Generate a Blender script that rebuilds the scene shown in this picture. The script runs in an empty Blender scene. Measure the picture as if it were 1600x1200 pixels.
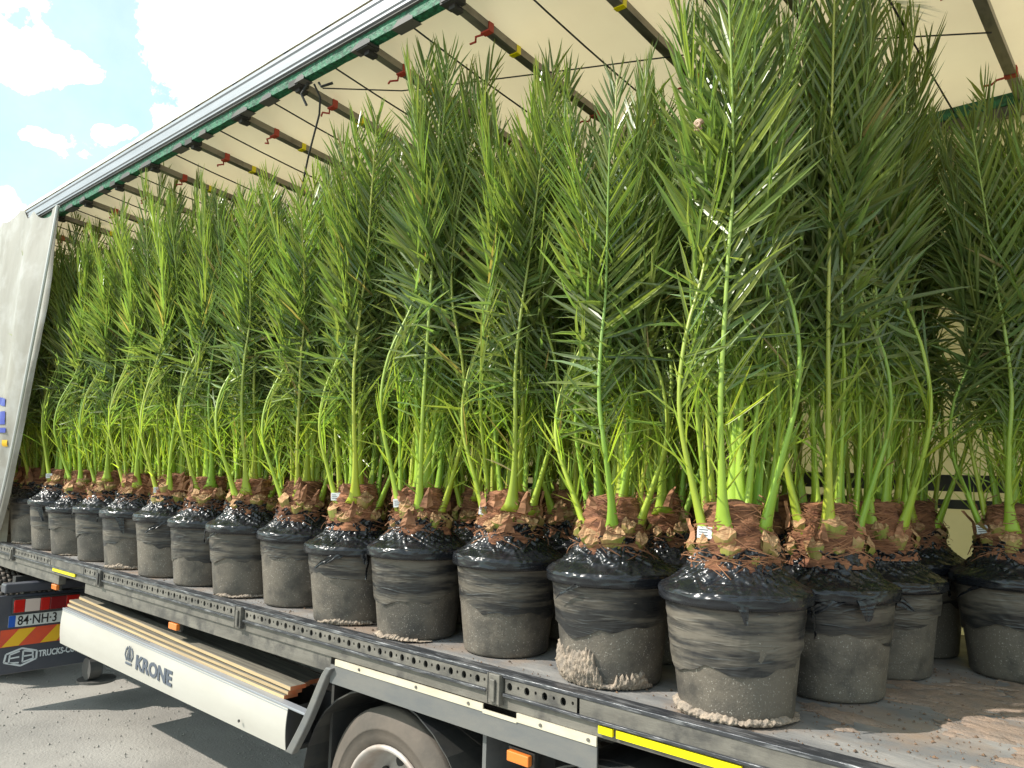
import bpy, bmesh, math, random
import numpy as np
from mathutils import Vector, Matrix, Euler, noise
R = math.radians
sc = bpy.context.scene
COL = sc.collection
rnd = random.Random(7)

# ------------------------------------------------------------------ camera
PITCH, YAW, ROLL = R(6.4193), R(-41.5767), math.atan(.026)
DECK = 1.25
cam = bpy.data.cameras.new('camera'); camo = bpy.data.objects.new('camera', cam); COL.objects.link(camo)
F = Vector((math.sin(YAW), math.cos(YAW), 0)); Rt = Vector((math.cos(YAW), -math.sin(YAW), 0)); Z = Vector((0, 0, 1))
fw = math.cos(PITCH)*F + math.sin(PITCH)*Z; up = -math.sin(PITCH)*F + math.cos(PITCH)*Z
rr = math.cos(ROLL)*Rt + math.sin(ROLL)*up; uu = math.cos(ROLL)*up - math.sin(ROLL)*Rt
M = Matrix((rr, uu, -fw)).transposed().to_4x4(); M.translation = Vector((0, -2.353, 2.05))
camo.matrix_world = M
cam.sensor_width = 36; cam.lens = 1205/1600*36; cam.clip_end = 3000; cam.clip_start = .05
sc.camera = camo

# ------------------------------------------------------------------ light
SUN_EL, SUN_AZ = R(41), math.atan2(-.66, -.75)            # azimuth from +Y towards +X of the direction to the sun
sdir = Vector((math.sin(SUN_AZ)*math.cos(SUN_EL), math.cos(SUN_AZ)*math.cos(SUN_EL), math.sin(SUN_EL)))
sun = bpy.data.lights.new('sun', 'SUN'); sun.energy = 3.35; sun.angle = R(.53); sun.color = (1, .95, .86)
suno = bpy.data.objects.new('sun', sun); COL.objects.link(suno); suno.rotation_euler = sdir.to_track_quat('Z', 'Y').to_euler()
sc.view_settings.view_transform = 'Standard'; sc.view_settings.look = 'None'; sc.view_settings.gamma = 1
sc.view_settings.use_curve_mapping = False; sc.view_settings.exposure = .92

world = bpy.data.worlds.new('World'); sc.world = world; world.use_nodes = True
def world_nodes():
    nt = world.node_tree; nt.nodes.clear(); N = nt.nodes.new; L = nt.links.new
    out = N('ShaderNodeOutputWorld'); bg = N('ShaderNodeBackground'); bg.inputs[1].default_value = .15
    sky = N('ShaderNodeTexSky'); sky.sky_type = 'NISHITA'; sky.sun_disc = False
    sky.sun_elevation = SUN_EL; sky.sun_rotation = SUN_AZ % (2*math.pi); sky.air_density = 1.0; sky.dust_density = .8; sky.ozone_density = .9
    tc = N('ShaderNodeTexCoord'); d = tc.outputs['Generated']
    sep = N('ShaderNodeSeparateXYZ'); L(d, sep.inputs[0])
    def math_(op, a, b=None, c=None, clamp=False):
        m = N('ShaderNodeMath'); m.operation = op; m.use_clamp = clamp
        for i, v in enumerate((a, b, c)):
            if v is None: continue
            if isinstance(v, (int, float)): m.inputs[i].default_value = v
            else: L(v, m.inputs[i])
        return m.outputs[0]
    # cumulus sheet: direction projected on a high plane, noise on it
    den = math_('ADD', math_('MAXIMUM', sep.outputs[2], 0.0), .22)
    cx = math_('DIVIDE', sep.outputs[0], den); cy = math_('DIVIDE', sep.outputs[1], den)
    cmb = N('ShaderNodeCombineXYZ'); L(cx, cmb.inputs[0]); L(cy, cmb.inputs[1])
    n1 = N('ShaderNodeTexNoise'); n1.inputs['Scale'].default_value = 1.5; n1.inputs['Detail'].default_value = 9; n1.inputs['Roughness'].default_value = .55
    L(cmb.outputs[0], n1.inputs['Vector'])
    n2 = N('ShaderNodeTexNoise'); n2.inputs['Scale'].default_value = 8; n2.inputs['Detail'].default_value = 8; n2.inputs['Roughness'].default_value = .62
    L(d, n2.inputs['Vector'])
    base = math_('ADD', math_('MULTIPLY', n1.outputs[0], .55), -.10)
    field = base
    def blob(px, py, rad, amp, flat=1.0):
        nonlocal field
        v = (fw + rr*(px-800)/1205 + uu*(600-py)/1205).normalized()
        sub = N('ShaderNodeVectorMath'); sub.operation = 'SUBTRACT'; L(d, sub.inputs[0]); sub.inputs[1].default_value = v
        mul = N('ShaderNodeVectorMath'); mul.operation = 'MULTIPLY'; L(sub.outputs[0], mul.inputs[0]); mul.inputs[1].default_value = (1, 1, flat)
        ln = N('ShaderNodeVectorMath'); ln.operation = 'LENGTH'; L(mul.outputs[0], ln.inputs[0])
        q = math_('DIVIDE', ln.outputs['Value'], rad)
        q = math_('MULTIPLY', math_('SUBTRACT', 1.0, q, clamp=True), amp)
        field = math_('ADD', field, q)
    # the clouds of the photograph, and blue gaps between them
    blob(470, 90, .20, .62); blob(330, 215, .12, .45); blob(560, -60, .25, .6); blob(300, 20, .09, .35)
    blob(50, 98, .085, .50, 2.6); blob(115, 108, .055, .32, 2.4); blob(60, 215, .030, .52, 2.2); blob(167, 208, .020, .48, 1.5); blob(203, 206, .014, .42)
    blob(-10, 330, .09, .55, 1.5); blob(-250, 60, .3, .4); blob(800, -500, .55, .3)
    blob(150, 160, .17, -.28); blob(200, 60, .13, -.25); blob(80, 300, .10, -.3, 2)
    field = math_('ADD', field, math_('MULTIPLY', math_('SUBTRACT', n2.outputs[0], .5), 2.1))
    ramp = N('ShaderNodeMapRange'); ramp.interpolation_type = 'SMOOTHSTEP'; L(field, ramp.inputs[0])
    ramp.inputs[1].default_value = .24; ramp.inputs[2].default_value = .36
    veil = math_('MULTIPLY_ADD', n1.outputs[0], .25, .12)
    fac = math_('MAXIMUM', ramp.outputs[0], veil)
    fac = math_('MULTIPLY', fac, math_('GREATER_THAN', sep.outputs[2], -.02))
    mix = N('ShaderNodeMix'); mix.data_type = 'RGBA'; L(fac, mix.inputs[0]); 
    tint = N('ShaderNodeMix'); tint.data_type = 'RGBA'; tint.blend_type = 'MULTIPLY'; tint.inputs[0].default_value = 1
    L(sky.outputs[0], tint.inputs[6]); tint.inputs[7].default_value = (.78, .98, .80, 1)
    L(tint.outputs[2], mix.inputs[6]); cl = N('ShaderNodeMix'); cl.data_type = 'RGBA'; L(math_('MULTIPLY_ADD', n2.outputs[0], 2.2, -.45, clamp=True), cl.inputs[0]); cl.inputs[6].default_value = (4.4, 4.7, 5.0, 1); cl.inputs[7].default_value = (7., 7., 6.9, 1)
    L(cl.outputs[2], mix.inputs[7])
    L(mix.outputs[2], bg.inputs[0]); L(bg.outputs[0], out.inputs[0])
world_nodes()
sc.cycles.max_bounces = 8; sc.cycles.transparent_max_bounces = 8; sc.cycles.transmission_bounces = 5
sc.cycles.use_denoising = True

# ------------------------------------------------------------------ helpers
def mat(name, col=(.5, .5, .5), rough=.6, metal=0., spec=.5, vary=None, scale=8., stretch=(1, 1, 1), bump=0., bscale=None, bstretch=None,
        coords='Object', attr=None, transl=0., trcol=None, coat=0., detail=6, vary2=None, scale2=2., lo=.35, hi=.65, rand=0., rrange=None, ridge=False, speck=None):
    m = bpy.data.materials.new(name); m.use_nodes = True; nt = m.node_tree; nt.nodes.clear(); N = nt.nodes.new; L = nt.links.new
    out = N('ShaderNodeOutputMaterial'); b = N('ShaderNodeBsdfPrincipled')
    b.inputs['Base Color'].default_value = (*col, 1); b.inputs['Roughness'].default_value = rough; b.inputs['Metallic'].default_value = metal
    b.inputs['Specular IOR Level'].default_value = spec; b.inputs['Coat Weight'].default_value = coat; b.inputs['Coat Roughness'].default_value = .1
    tc = N('ShaderNodeTexCoord')
    def noise_(sc_, st, det=detail, ro=.6):
        mp = N('ShaderNodeMapping'); mp.inputs['Scale'].default_value = st; L(tc.outputs[coords], mp.inputs[0])
        oi = N('ShaderNodeObjectInfo'); 
        ad = N('ShaderNodeVectorMath'); ad.operation = 'ADD'; L(mp.outputs[0], ad.inputs[0])
        ml = N('ShaderNodeMath'); ml.operation = 'MULTIPLY'; L(oi.outputs['Random'], ml.inputs[0]); ml.inputs[1].default_value = 37.
        L(ml.outputs[0], ad.inputs[1])
        n = N('ShaderNodeTexNoise'); n.inputs['Scale'].default_value = sc_; n.inputs['Detail'].default_value = det; n.inputs['Roughness'].default_value = ro
        L(ad.outputs[0], n.inputs['Vector']); return n.outputs[0]
    cur = None
    if attr:
        a = N('ShaderNodeAttribute'); a.attribute_name = attr; cur = a.outputs['Color']
    def mixc(facsock, a, bcol, mode='MIX'):
        x = N('ShaderNodeMix'); x.data_type = 'RGBA'; x.blend_type = mode
        if isinstance(facsock, float): x.inputs[0].default_value = facsock
        else: L(facsock, x.inputs[0])
        if a is None: x.inputs[6].default_value = (*col, 1)
        else: L(a, x.inputs[6])
        if isinstance(bcol, tuple): x.inputs[7].default_value = (*bcol, 1)
        else: L(bcol, x.inputs[7])
        return x.outputs[2]
    def mr(s, l, h, a=0., c=1.):
        x = N('ShaderNodeMapRange'); L(s, x.inputs[0]); x.inputs[1].default_value = l; x.inputs[2].default_value = h
        x.inputs[3].default_value = a; x.inputs[4].default_value = c; return x.outputs[0]
    if vary:
        nz = noise_(scale, stretch); cur = mixc(mr(nz, lo, hi), cur, vary)
        if rrange: L(mr(nz, .3, .7, *rrange), b.inputs['Roughness'])
    if speck: cur = mixc(mr(noise_(speck[1], (1, 1, 1), 2), speck[2], speck[2]+.05), cur, speck[0])
    if vary2: cur = mixc(mr(noise_(scale2, (1, 1, 1)), .48, .66), cur, vary2)
    if rand:
        oi = N('ShaderNodeObjectInfo'); h = N('ShaderNodeHueSaturation'); L(mr(oi.outputs['Random'], 0, 1, 1-rand, 1+rand), h.inputs['Value'])
        if cur is None: h.inputs['Color'].default_value = (*col, 1)
        else: L(cur, h.inputs['Color'])
        cur = h.outputs[0]
    if cur is not None: L(cur, b.inputs['Base Color'])
    if bump:
        bp = N('ShaderNodeBump'); bp.inputs['Strength'].default_value = bump; bp.inputs['Distance'].default_value = .01
        bn = noise_(bscale or scale, bstretch or stretch, 5)
        if ridge:
            nd = bn.node; nd.noise_type = 'RIDGED_MULTIFRACTAL'; nd.inputs['Distortion'].default_value = 1.1; nd.inputs['Detail'].default_value = 3; nd.inputs['Roughness'].default_value = .45; nd.inputs['Lacunarity'].default_value = 2.3
        L(bn, bp.inputs['Height']); L(bp.outputs[0], b.inputs['Normal'])
    sh = b.outputs[0]
    if transl:
        t = N('ShaderNodeBsdfTranslucent'); t.inputs[0].default_value = (*(trcol or col), 1)
        if cur is not None:
            g = N('ShaderNodeMix'); g.data_type = 'RGBA'; g.blend_type = 'MULTIPLY'; g.inputs[0].default_value = 1; L(cur, g.inputs[6]); g.inputs[7].default_value = (*(trcol or (1, 1, 1)), 1)
            L(g.outputs[2], t.inputs[0])
        ms = N('ShaderNodeMixShader'); ms.inputs[0].default_value = transl; L(sh, ms.inputs[1]); L(t.outputs[0], ms.inputs[2]); sh = ms.outputs[0]
    L(sh, out.inputs[0]); return m

class MB:
    """collects verts, faces, a colour per vertex and a material index per face"""
    def __init__(s): s.v = []; s.f = []; s.c = []; s.mi = []
    def add(s, vs, fs, col=None, mi=0):
        o = len(s.v); s.v += [tuple(p) for p in vs]; s.f += [tuple(i+o for i in f) for f in fs]; s.c += [col or (1, 1, 1)]*len(vs); s.mi += [mi]*len(fs)
    def box(s, x0, x1, y0, y1, z0, z1, mi=0, mtx=None):
        vs = [Vector((x, y, z)) for z in (z0, z1) for y in (y0, y1) for x in (x0, x1)]
        if mtx: vs = [mtx @ v for v in vs]
        s.add(vs, [(0, 2, 3, 1), (4, 5, 7, 6), (0, 1, 5, 4), (2, 6, 7, 3), (0, 4, 6, 2), (1, 3, 7, 5)], mi=mi)
    def beam(s, a, b, w, h, mi=0, upv=(0, 0, 1)):
        a, b = Vector(a), Vector(b); d = b-a; l = d.length; d.normalize(); sd = d.cross(Vector(upv)).normalized(); u = sd.cross(d)
        m = Matrix((d, sd, u)).transposed().to_4x4(); m.translation = a
        s.box(0, l, -w/2, w/2, -h/2, h/2, mi, m)
    def tube(s, pts, rad, n=8, mi=0, col=None, cap=True, flat=1.0):
        pts = [Vector(p) for p in pts]; rads = rad if isinstance(rad, (list, tuple)) else [rad]*len(pts)
        rings = []; ref = Vector((0, 1, .01))
        for i, p in enumerate(pts):
            t = (pts[min(i+1, len(pts)-1)]-pts[max(i-1, 0)]).normalized()
            sd = ref.cross(t)
            if sd.length < 1e-3: sd = Vector((1, 0, 0)).cross(t)
            sd.normalize(); u = t.cross(sd)
            rings.append([p + rads[i]*(math.cos(a)*sd + math.sin(a)*u*flat) for a in [2*math.pi*k/n for k in range(n)]])
        vs = [v for r in rings for v in r]
        fs = [(i*n+k, i*n+(k+1) % n, (i+1)*n+(k+1) % n, (i+1)*n+k) for i in range(len(pts)-1) for k in range(n)]
        if cap: fs += [tuple(reversed(range(n))), tuple((len(pts)-1)*n+k for k in range(n))]
        if col and isinstance(col, list):
            o = len(s.v); s.v += [tuple(p) for p in vs]; s.f += [tuple(i+o for i in f) for f in fs]; s.c += [c for c in col for _ in range(n)]; s.mi += [mi]*len(fs)
        else: s.add(vs, fs, col, mi)
    def lathe(s, prof, n=32, axis='Z', mi=0, ctr=(0, 0, 0), fn=None, seg=None):
        c = Vector(ctr); vs = []
        for i, (r, h) in enumerate(prof):
            for k in range(n):
                a = 2*math.pi*k/n; r2 = r*(fn(a, h) if fn else 1)
                p = Vector((r2*math.cos(a), r2*math.sin(a), h)) if axis == 'Z' else Vector((r2*math.cos(a), h, r2*math.sin(a)))
                vs.append(c+p)
        fs = [(i*n+k, i*n+(k+1) % n, (i+1)*n+(k+1) % n, (i+1)*n+k) for i in range(len(prof)-1) for k in range(n)]
        if axis != 'Z': fs = [tuple(reversed(f)) for f in fs]
        s.add(vs, fs, mi=mi)
    def mesh(s, name, mats, smooth=False, attr=None):
        me = bpy.data.meshes.new(name); me.from_pydata(s.v, [], s.f)
        for m in (mats if isinstance(mats, (list, tuple)) else [mats]): me.materials.append(m)
        if any(s.mi): me.polygons.foreach_set('material_index', s.mi)
        if smooth: me.polygons.foreach_set('use_smooth', [True]*len(s.f))
        if attr:
            a = me.color_attributes.new(attr, 'FLOAT_COLOR', 'POINT'); a.data.foreach_set('color', [x for c in s.c for x in (*c, 1.)])
        me.update(); return me
def link(name, me, parent=None, loc=None, kind=None, mtx=None):
    o = bpy.data.objects.new(name, me); COL.objects.link(o)
    if parent: o.parent = parent
    if loc: o.location = loc
    if mtx is not None: o.matrix_local = mtx
    if kind: o['kind'] = kind
    return o
def bevel(o, w=.004, seg=2):
    b = o.modifiers.new('bevel', 'BEVEL'); b.width = w; b.segments = seg; b.limit_method = 'ANGLE'; b.angle_limit = R(40); return o
def part(name, mb, m, parent, smooth=False, bv=0, **k):
    o = link(name, mb.mesh(name, m, smooth), parent, **k)
    if bv: bevel(o, bv)
    return o
def thing(name, label, cat, loc=(0, 0, 0), group=None):
    o = bpy.data.objects.new(name, None); COL.objects.link(o); o.location = loc; o.empty_display_size = .1
    o['label'] = label; o['category'] = cat
    if group: o['group'] = group
    return o
def tag(o, label, cat, group=None):
    o['label'] = label; o['category'] = cat
    if group: o['group'] = group
    return o
def fbm(x, y, z, o=4): return noise.fractal((x, y, z), 1.0, 2.0, o)

# ------------------------------------------------------------------ materials
M_ground = mat('asphalt', (.27, .25, .225), .9, vary=(.36, .335, .30), scale=1.3, vary2=(.19, .178, .162), scale2=.45, bump=.9, bscale=55, detail=12)
M_deckm = mat('deck_floor', (.17, .168, .168), .62, vary=(.30, .285, .27), scale=2.6, stretch=(1, 3.2, 1), vary2=(.27, .20, .15), scale2=2.6, bump=.35, bscale=34, bstretch=(1, 4, 1), detail=12, lo=.42, hi=.62)
M_steel = mat('dirty_frame_paint', (.115, .105, .09), .5, vary=(.19, .175, .15), scale=5, stretch=(.6, 1, 3), vary2=(.07, .065, .06), scale2=9, bump=.12, bscale=60)
M_edge = mat('worn_edge_steel', (.06, .062, .07), .38, metal=.5, vary=(.26, .26, .27), scale=9, stretch=(1, 8, 8), lo=.5, hi=.66, bump=.2, bscale=40)
M_dark = mat('dark_underbody', (.02, .02, .02), .7, vary=(.045, .04, .035), scale=6)
M_chas = mat('grey_chassis', (.06, .06, .06), .6, vary=(.11, .10, .09), scale=4, bump=.1)
M_cream = mat('cream_strip', (.62, .56, .44), .45, vary=(.52, .46, .35), scale=6, stretch=(1, 1, 4))
M_skirt = mat('grey_skirt', (.125, .128, .13), .55, vary=(.16, .155, .145), scale=5, stretch=(1, 1, 3), bump=.06, bscale=80)
M_alu = mat('aluminium_profile', (.34, .355, .385), .45, metal=.25, vary=(.28, .295, .32), scale=2, stretch=(1, 8, 8), bump=.04, bscale=30)
M_alu2 = mat('bow_steel', (.25, .23, .20), .42, metal=.55, vary=(.12, .11, .10), scale=4, stretch=(3, 1, 1), lo=.5, hi=.7)
M_roof = mat('roof_tarpaulin', (.78, .72, .57), .7, vary=(.72, .65, .51), scale=1.2, transl=.34, trcol=(1.0, .90, .68), bump=.15, bscale=5)
M_curt = mat('curtain_fabric', (.44, .42, .375), .55, vary=(.36, .335, .29), scale=2.2, stretch=(2.5, 2.5, .6), transl=.22, trcol=(1, .92, .78), bump=.2, bscale=7, vary2=(.50, .49, .46), scale2=3)
M_cin = mat('far_curtain', (.72, .64, .40), .6, vary=(.62, .55, .34), scale=2, transl=.45, trcol=(1, .9, .6), bump=.1)
M_green = mat('green_webbing', (.015, .16, .075), .6, vary=(.005, .06, .03), scale=34, bump=.8, bscale=40, lo=.4, hi=.6)
M_red = mat('red_strap', (.42, .05, .03), .6); M_yel = mat('yellow_reflector', (.85, .72, .0), .35)
M_orange = mat('orange_lamp', (.75, .20, .03), .3, coat=.5)
M_cord = mat('dark_cord', (.03, .03, .028), .8)
M_white = mat('white_panel', (.50, .48, .435), .35, vary=(.43, .405, .36), scale=1.6, stretch=(.6, 1, 2), rrange=(.3, .45))
M_blk = mat('black_plastic', (.03, .031, .034), .5, vary=(.06, .057, .05), scale=7, bump=.1)
M_wood = mat('sawn_timber', (.50, .37, .20), .8, vary=(.36, .26, .15), scale=5, stretch=(.35, 9, 9), bump=.3, bscale=8, bstretch=(.4, 12, 12), rand=.18)
M_wgrey = mat('weathered_timber', (.19, .17, .13), .85, vary=(.09, .08, .065), scale=5, stretch=(.4, 12, 12), bump=.4, bscale=9, bstretch=(.4, 14, 14), rand=.15)
M_wend = mat('painted_timber_end', (.75, .16, .05), .8, vary=(.62, .25, .12), scale=20)
M_tyre = mat('tyre_rubber', (.085, .072, .06), .8, vary=(.13, .105, .085), scale=5, bump=.15, bscale=50)
M_rim = mat('painted_rim', (.50, .48, .46), .45, metal=.1, vary=(.36, .30, .26), scale=6)
M_navy = mat('tractor_grey_blue', (.05, .053, .07), .42, vary=(.075, .076, .09), scale=3, bump=.05)
M_redl = mat('tail_lamp_red', (.50, .015, .01), .2, coat=.6); M_wl = mat('tail_lamp_clear', (.62, .5, .44), .2, coat=.6); M_dredl = mat('tail_lamp_dark', (.22, .01, .012), .25, coat=.5)
M_plate = mat('plate_white', (.66, .68, .66), .4); M_eu = mat('plate_blue', (.01, .09, .45), .4); M_ink = mat('plate_ink', (.012, .012, .012), .5)
M_bord = mat('marker_red', (.72, .09, .03), .4, vary=(.62, .08, .04), scale=8); M_bory = mat('marker_yellow', (.80, .46, .02), .4)
M_wtxt = mat('white_lettering', (.62, .64, .66), .5); M_gtxt = mat('grey_lettering', (.085, .10, .13), .45); M_btxt = mat('blue_print', (.03, .05, .33), .5)

M_pot = mat('dusty_pot_plastic', (.026, .027, .03), .5, vary=(.135, .115, .092), scale=3.2, vary2=(.06, .053, .045), scale2=7, speck=((.34, .31, .27), 150, .63), bump=.25, bscale=90, lo=.26, hi=.5, rand=.15, detail=10)
M_film = mat('black_stretch_film', (.008, .009, .012), .24, attr='tint', vary=(.02, .021, .026), scale=9, stretch=(1, 1, 5), bump=.6, ridge=True, bscale=6.5, bstretch=(1, 1, 5), lo=.55, hi=.7, rrange=(.16, .36), rand=.12)
M_filmd = mat('dusty_stretch_film', (.022, .022, .023), .30, vary=(.12, .104, .084), scale=5, stretch=(.6, .6, 5), bump=.45, ridge=True, bscale=8., bstretch=(.9, .9, 7), lo=.42, hi=.60, rrange=(.28, .5), rand=.15)
M_soil = mat('dried_pulp', (.42, .33, .25), .95, vary=(.24, .20, .165), scale=26, bump=1.0, bscale=60, rand=.2)
M_dsoil = mat('crumbled_soil', (.20, .12, .075), .95, vary=(.10, .07, .05), scale=30, bump=.6, bscale=60)
M_fibre = mat('palm_fibre', (.36, .155, .075), .9, vary=(.13, .050, .026), scale=9, stretch=(1, 1, 6), bump=1.0, bscale=16, bstretch=(1, 1, 7), lo=.36, hi=.62, rand=.2)
M_strand = mat('loose_fibre', (.44, .21, .11), .85, vary=(.20, .09, .045), scale=14, rand=.2)
M_cut = mat('cut_palm_wood', (.52, .33, .17), .9, vary=(.30, .15, .07), scale=30, stretch=(1, 1, 3), bump=.8, bscale=45, rand=.12)
M_stubg = mat('green_stub_skin', (.22, .27, .04), .5, vary=(.36, .22, .09), scale=12)
M_rach = mat('green_rachis', attr='tint', rough=.38, vary=(.30, .40, .05), scale=3, lo=.6, hi=.9, rand=.15, transl=.06, trcol=(1.2, 1.4, .6))
M_leaf = mat('palm_leaflet', attr='tint', rough=.32, spec=.7, transl=.42, trcol=(1.6, 1.75, .75), rand=.18, vary=(.11, .15, .07), scale=3, lo=.6, hi=.95)
M_tag = mat('paper_tag', (.72, .73, .74), .5); M_tagink = mat('tag_print', (.15, .15, .15), .6)
M_shell = mat('snail_shell', (.42, .28, .17), .45, vary=(.22, .13, .08), scale=40)

# ------------------------------------------------------------------ ground
g = MB(); n = 40
def gc(i): t = (i/n*2-1); return -4 + math.copysign(abs(t)**2.5, t)*900
g.v = [(gc(i), gc(j), .02*fbm(gc(i)*.15, gc(j)*.15, 0) if abs(gc(i)) < 30 and abs(gc(j)) < 30 else 0) for j in range(n+1) for i in range(n+1)]
g.c = [(1, 1, 1)]*len(g.v); g.f = [(j*(n+1)+i, j*(n+1)+i+1, (j+1)*(n+1)+i+1, (j+1)*(n+1)+i) for j in range(n) for i in range(n)]; g.mi = [0]*len(g.f)
link('ground', g.mesh('ground', M_ground, True), kind='structure')
gv = MB()
for _ in range(1300):
    x, y = rnd.uniform(-9, -3), rnd.uniform(-1.0, 2.2); s = rnd.uniform(.003, .011); q = [rnd.uniform(.6, 1.3) for _ in range(4)]
    z0 = .02*fbm(x*.15, y*.15, 0)
    gv.add([(x-s*q[0], y-s, z0), (x+s*q[1], y-s*.8, z0), (x, y+s*q[2], z0), (x, y, z0+s*q[3])], [(0, 1, 3), (1, 2, 3), (2, 0, 3)])
link('gravel', gv.mesh('gravel', mat('loose_grit', (.30, .28, .25), .95, rand=.2)), kind='stuff')

# ------------------------------------------------------------------ trailer
XL, XR, WD = -9.9, 3.4, 2.48
T = thing('curtain_side_trailer', 'curtain-side lorry trailer with open near side, loaded with tied potted palms', 'trailer', (0, 0, 0))
def P(name, mb, m, **k): return part(name, mb, m, T, **k)
# deck floor boards
b = MB(); nx, ny = 133, 24
b.v = [(XL+(XR-XL)*i/nx, .07+(WD-.14)*j/ny, DECK-.004+.003*fbm(i*.4, j*.7, 0)) for j in range(ny+1) for i in range(nx+1)]; b.c = [(1, 1, 1)]*len(b.v)
b.f = [(j*(nx+1)+i, j*(nx+1)+i+1, (j+1)*(nx+1)+i+1, (j+1)*(nx+1)+i) for j in range(ny) for i in range(nx)]; b.mi = [0]*len(b.f)
P('deck_floor', b, M_deckm, smooth=True)
b = MB(); b.box(XL, XR, .07, WD-.07, DECK-.05, DECK-.012); P('floor_underside', b, M_dark)
def roofz(y): return 4.30 - .13*y + .025*y*y
# edge profile: top cap, perforated web, lower lip, beam
POST = [-8.05, -6.07, -4.09, -2.13, -.17, 1.8]
b = MB(); b.box(XL, XR, -.004, .068, DECK-.012, DECK+.004); P('edge_cap', b, M_edge, bv=.003)
web = MB()
def hole_strip(x0, x1, z0, z1, y=.0):
    nn = max(1, round((x1-x0)/.078)); cw = (x1-x0)/nn
    for i in range(nn):
        for half, rad, zz in ((0, .0135, .5), (1, .0058, .56)):
            a0 = x0+cw*(i+half*.56); a1 = x0+cw*(i+(.56 if half == 0 else 1)); cx = (a0+a1)/2; cz = z0+(z1-z0)*zz; K = 12
            inn = []; outr = []; back = []
            for k in range(K):
                a = 2*math.pi*k/K+math.pi/4; c, s_ = math.cos(a), math.sin(a)
                inn.append((cx+rad*c, y, cz+rad*s_*1.15)); back.append((cx+rad*c, y+.008, cz+rad*s_*1.15))
                tx = ((a1 if c > 0 else a0)-cx)/c if abs(c) > 1e-6 else 1e9; tz = ((z1 if s_ > 0 else z0)-cz)/s_ if abs(s_) > 1e-6 else 1e9
                t = min(tx, tz); outr.append((cx+c*t, y, cz+s_*t))
            # snap the four corners
            for (X_, Z_) in ((a0, z0), (a1, z0), (a0, z1), (a1, z1)):
                j = min(range(K), key=lambda q: (outr[q][0]-X_)**2+(outr[q][2]-Z_)**2); outr[j] = (X_, y, Z_)
            web.add(inn+outr+back, [(k, (k+1) % K, K+(k+1) % K, K+k) for k in range(K)]+[(k, 2*K+k, 2*K+(k+1) % K, (k+1) % K) for k in range(K)])
segs = []
edges_x = [XL]+[p for q in POST for p in (q-.035, q+.035)]+[XR]
for i in range(0, len(edges_x), 2): segs.append((edges_x[i], edges_x[i+1]))
plates = []
for x0, x1 in segs:
    for s0, s1 in ((x0, x1),):
        parts_ = [(s0, s1)]
        if s0 < -6.8 < s1: pass
        if s0 < -1.0 < s1: parts_ = [(s0, -1.72), (-.74, s1)]; plates.append((-1.72, -.74))
        elif s0 < -6.8 < s1: parts_ = [(s0, -7.1), (-6.40, s1)]; plates.append((-7.1, -6.40))
        for q0, q1 in parts_:
            if q1-q0 < .1: continue
            web = MB(); hole_strip(q0+.012, q1-.012, DECK-.066, DECK-.013); P('perforated_rail', web, M_steel)
for q0, q1 in plates: b = MB(); b.box(q0, q1, .0, .006, DECK-.075, DECK-.012); P('rail_plate', b, M_steel)
b = MB(); b.box(XL, XR, .035, .045, DECK-.08, DECK-.013); P('rail_back', b, M_dark)
lip = MB()
for x0, x1 in segs: lip.box(x0+.01, x1-.01, -.012, .034, DECK-.078, DECK-.067)
P('rail_lip', lip, M_edge, bv=.002)
b = MB(); b.box(XL, XR, .008, .06, DECK-.13, DECK-.079); P('side_beam', b, M_steel, bv=.003)
b = MB()
for x0, x1 in [(XL, -6.95), (-6.4, -3.25)]: b.box(x0, x1, .02, .075, DECK-.21, DECK-.131)
P('lower_flange', b, M_steel, bv=.003)
b = MB(); b.box(-6.30, -6.25, .40, .46, .70, DECK-.14); b.box(-4.6, -4.53, .5, .56, .70, DECK-.212); P('guard_bracket', b, M_cream)
for q in POST:
    b = MB(); b.box(q-.03, q+.03, -.016, .03, DECK-.115, DECK-.002); b.box(q-.012, q+.012, -.026, -.0165, DECK-.105, DECK-.02); b.box(q-.034, q-.028, -.02, .03, DECK-.118, DECK+.0); b.box(q+.028, q+.034, -.02, .03, DECK-.118, DECK)
    P('stake_pocket', b, M_steel, bv=.003)
b = MB(); b.box(-7.04, -6.56, -.004, .006, DECK-.106, DECK-.08); P('reflective_strip', b, M_yel)
b = MB(); b.box(-1.56, -1.10, -.004, .006, DECK-.112, DECK-.086); b.box(-1.635, -1.575, -.005, .006, DECK-.112, DECK-.086); P('reflective_strip', b, M_yel)
# skirt with cream strip
b = MB(); b.box(-3.19, -2.20, .0, .007, 1.088, 1.118); b.box(-2.20, -2.02, .0, .007, 1.083, 1.098); b.box(-2.02, -1.645, .0, .007, 1.088, 1.121); P('cream_strip', b, M_cream)
b = MB()
for x in (-3.0, -2.6, -2.28, -1.9, -1.68): b.tube([(x, .001, 1.104), (x, -.004, 1.104)], .0065, 8)
P('bolts', b, M_steel)
b = MB(); b.box(-3.23, -1.645, .004, .012, 1.0, 1.087); P('wheel_skirt', b, M_skirt)
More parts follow.
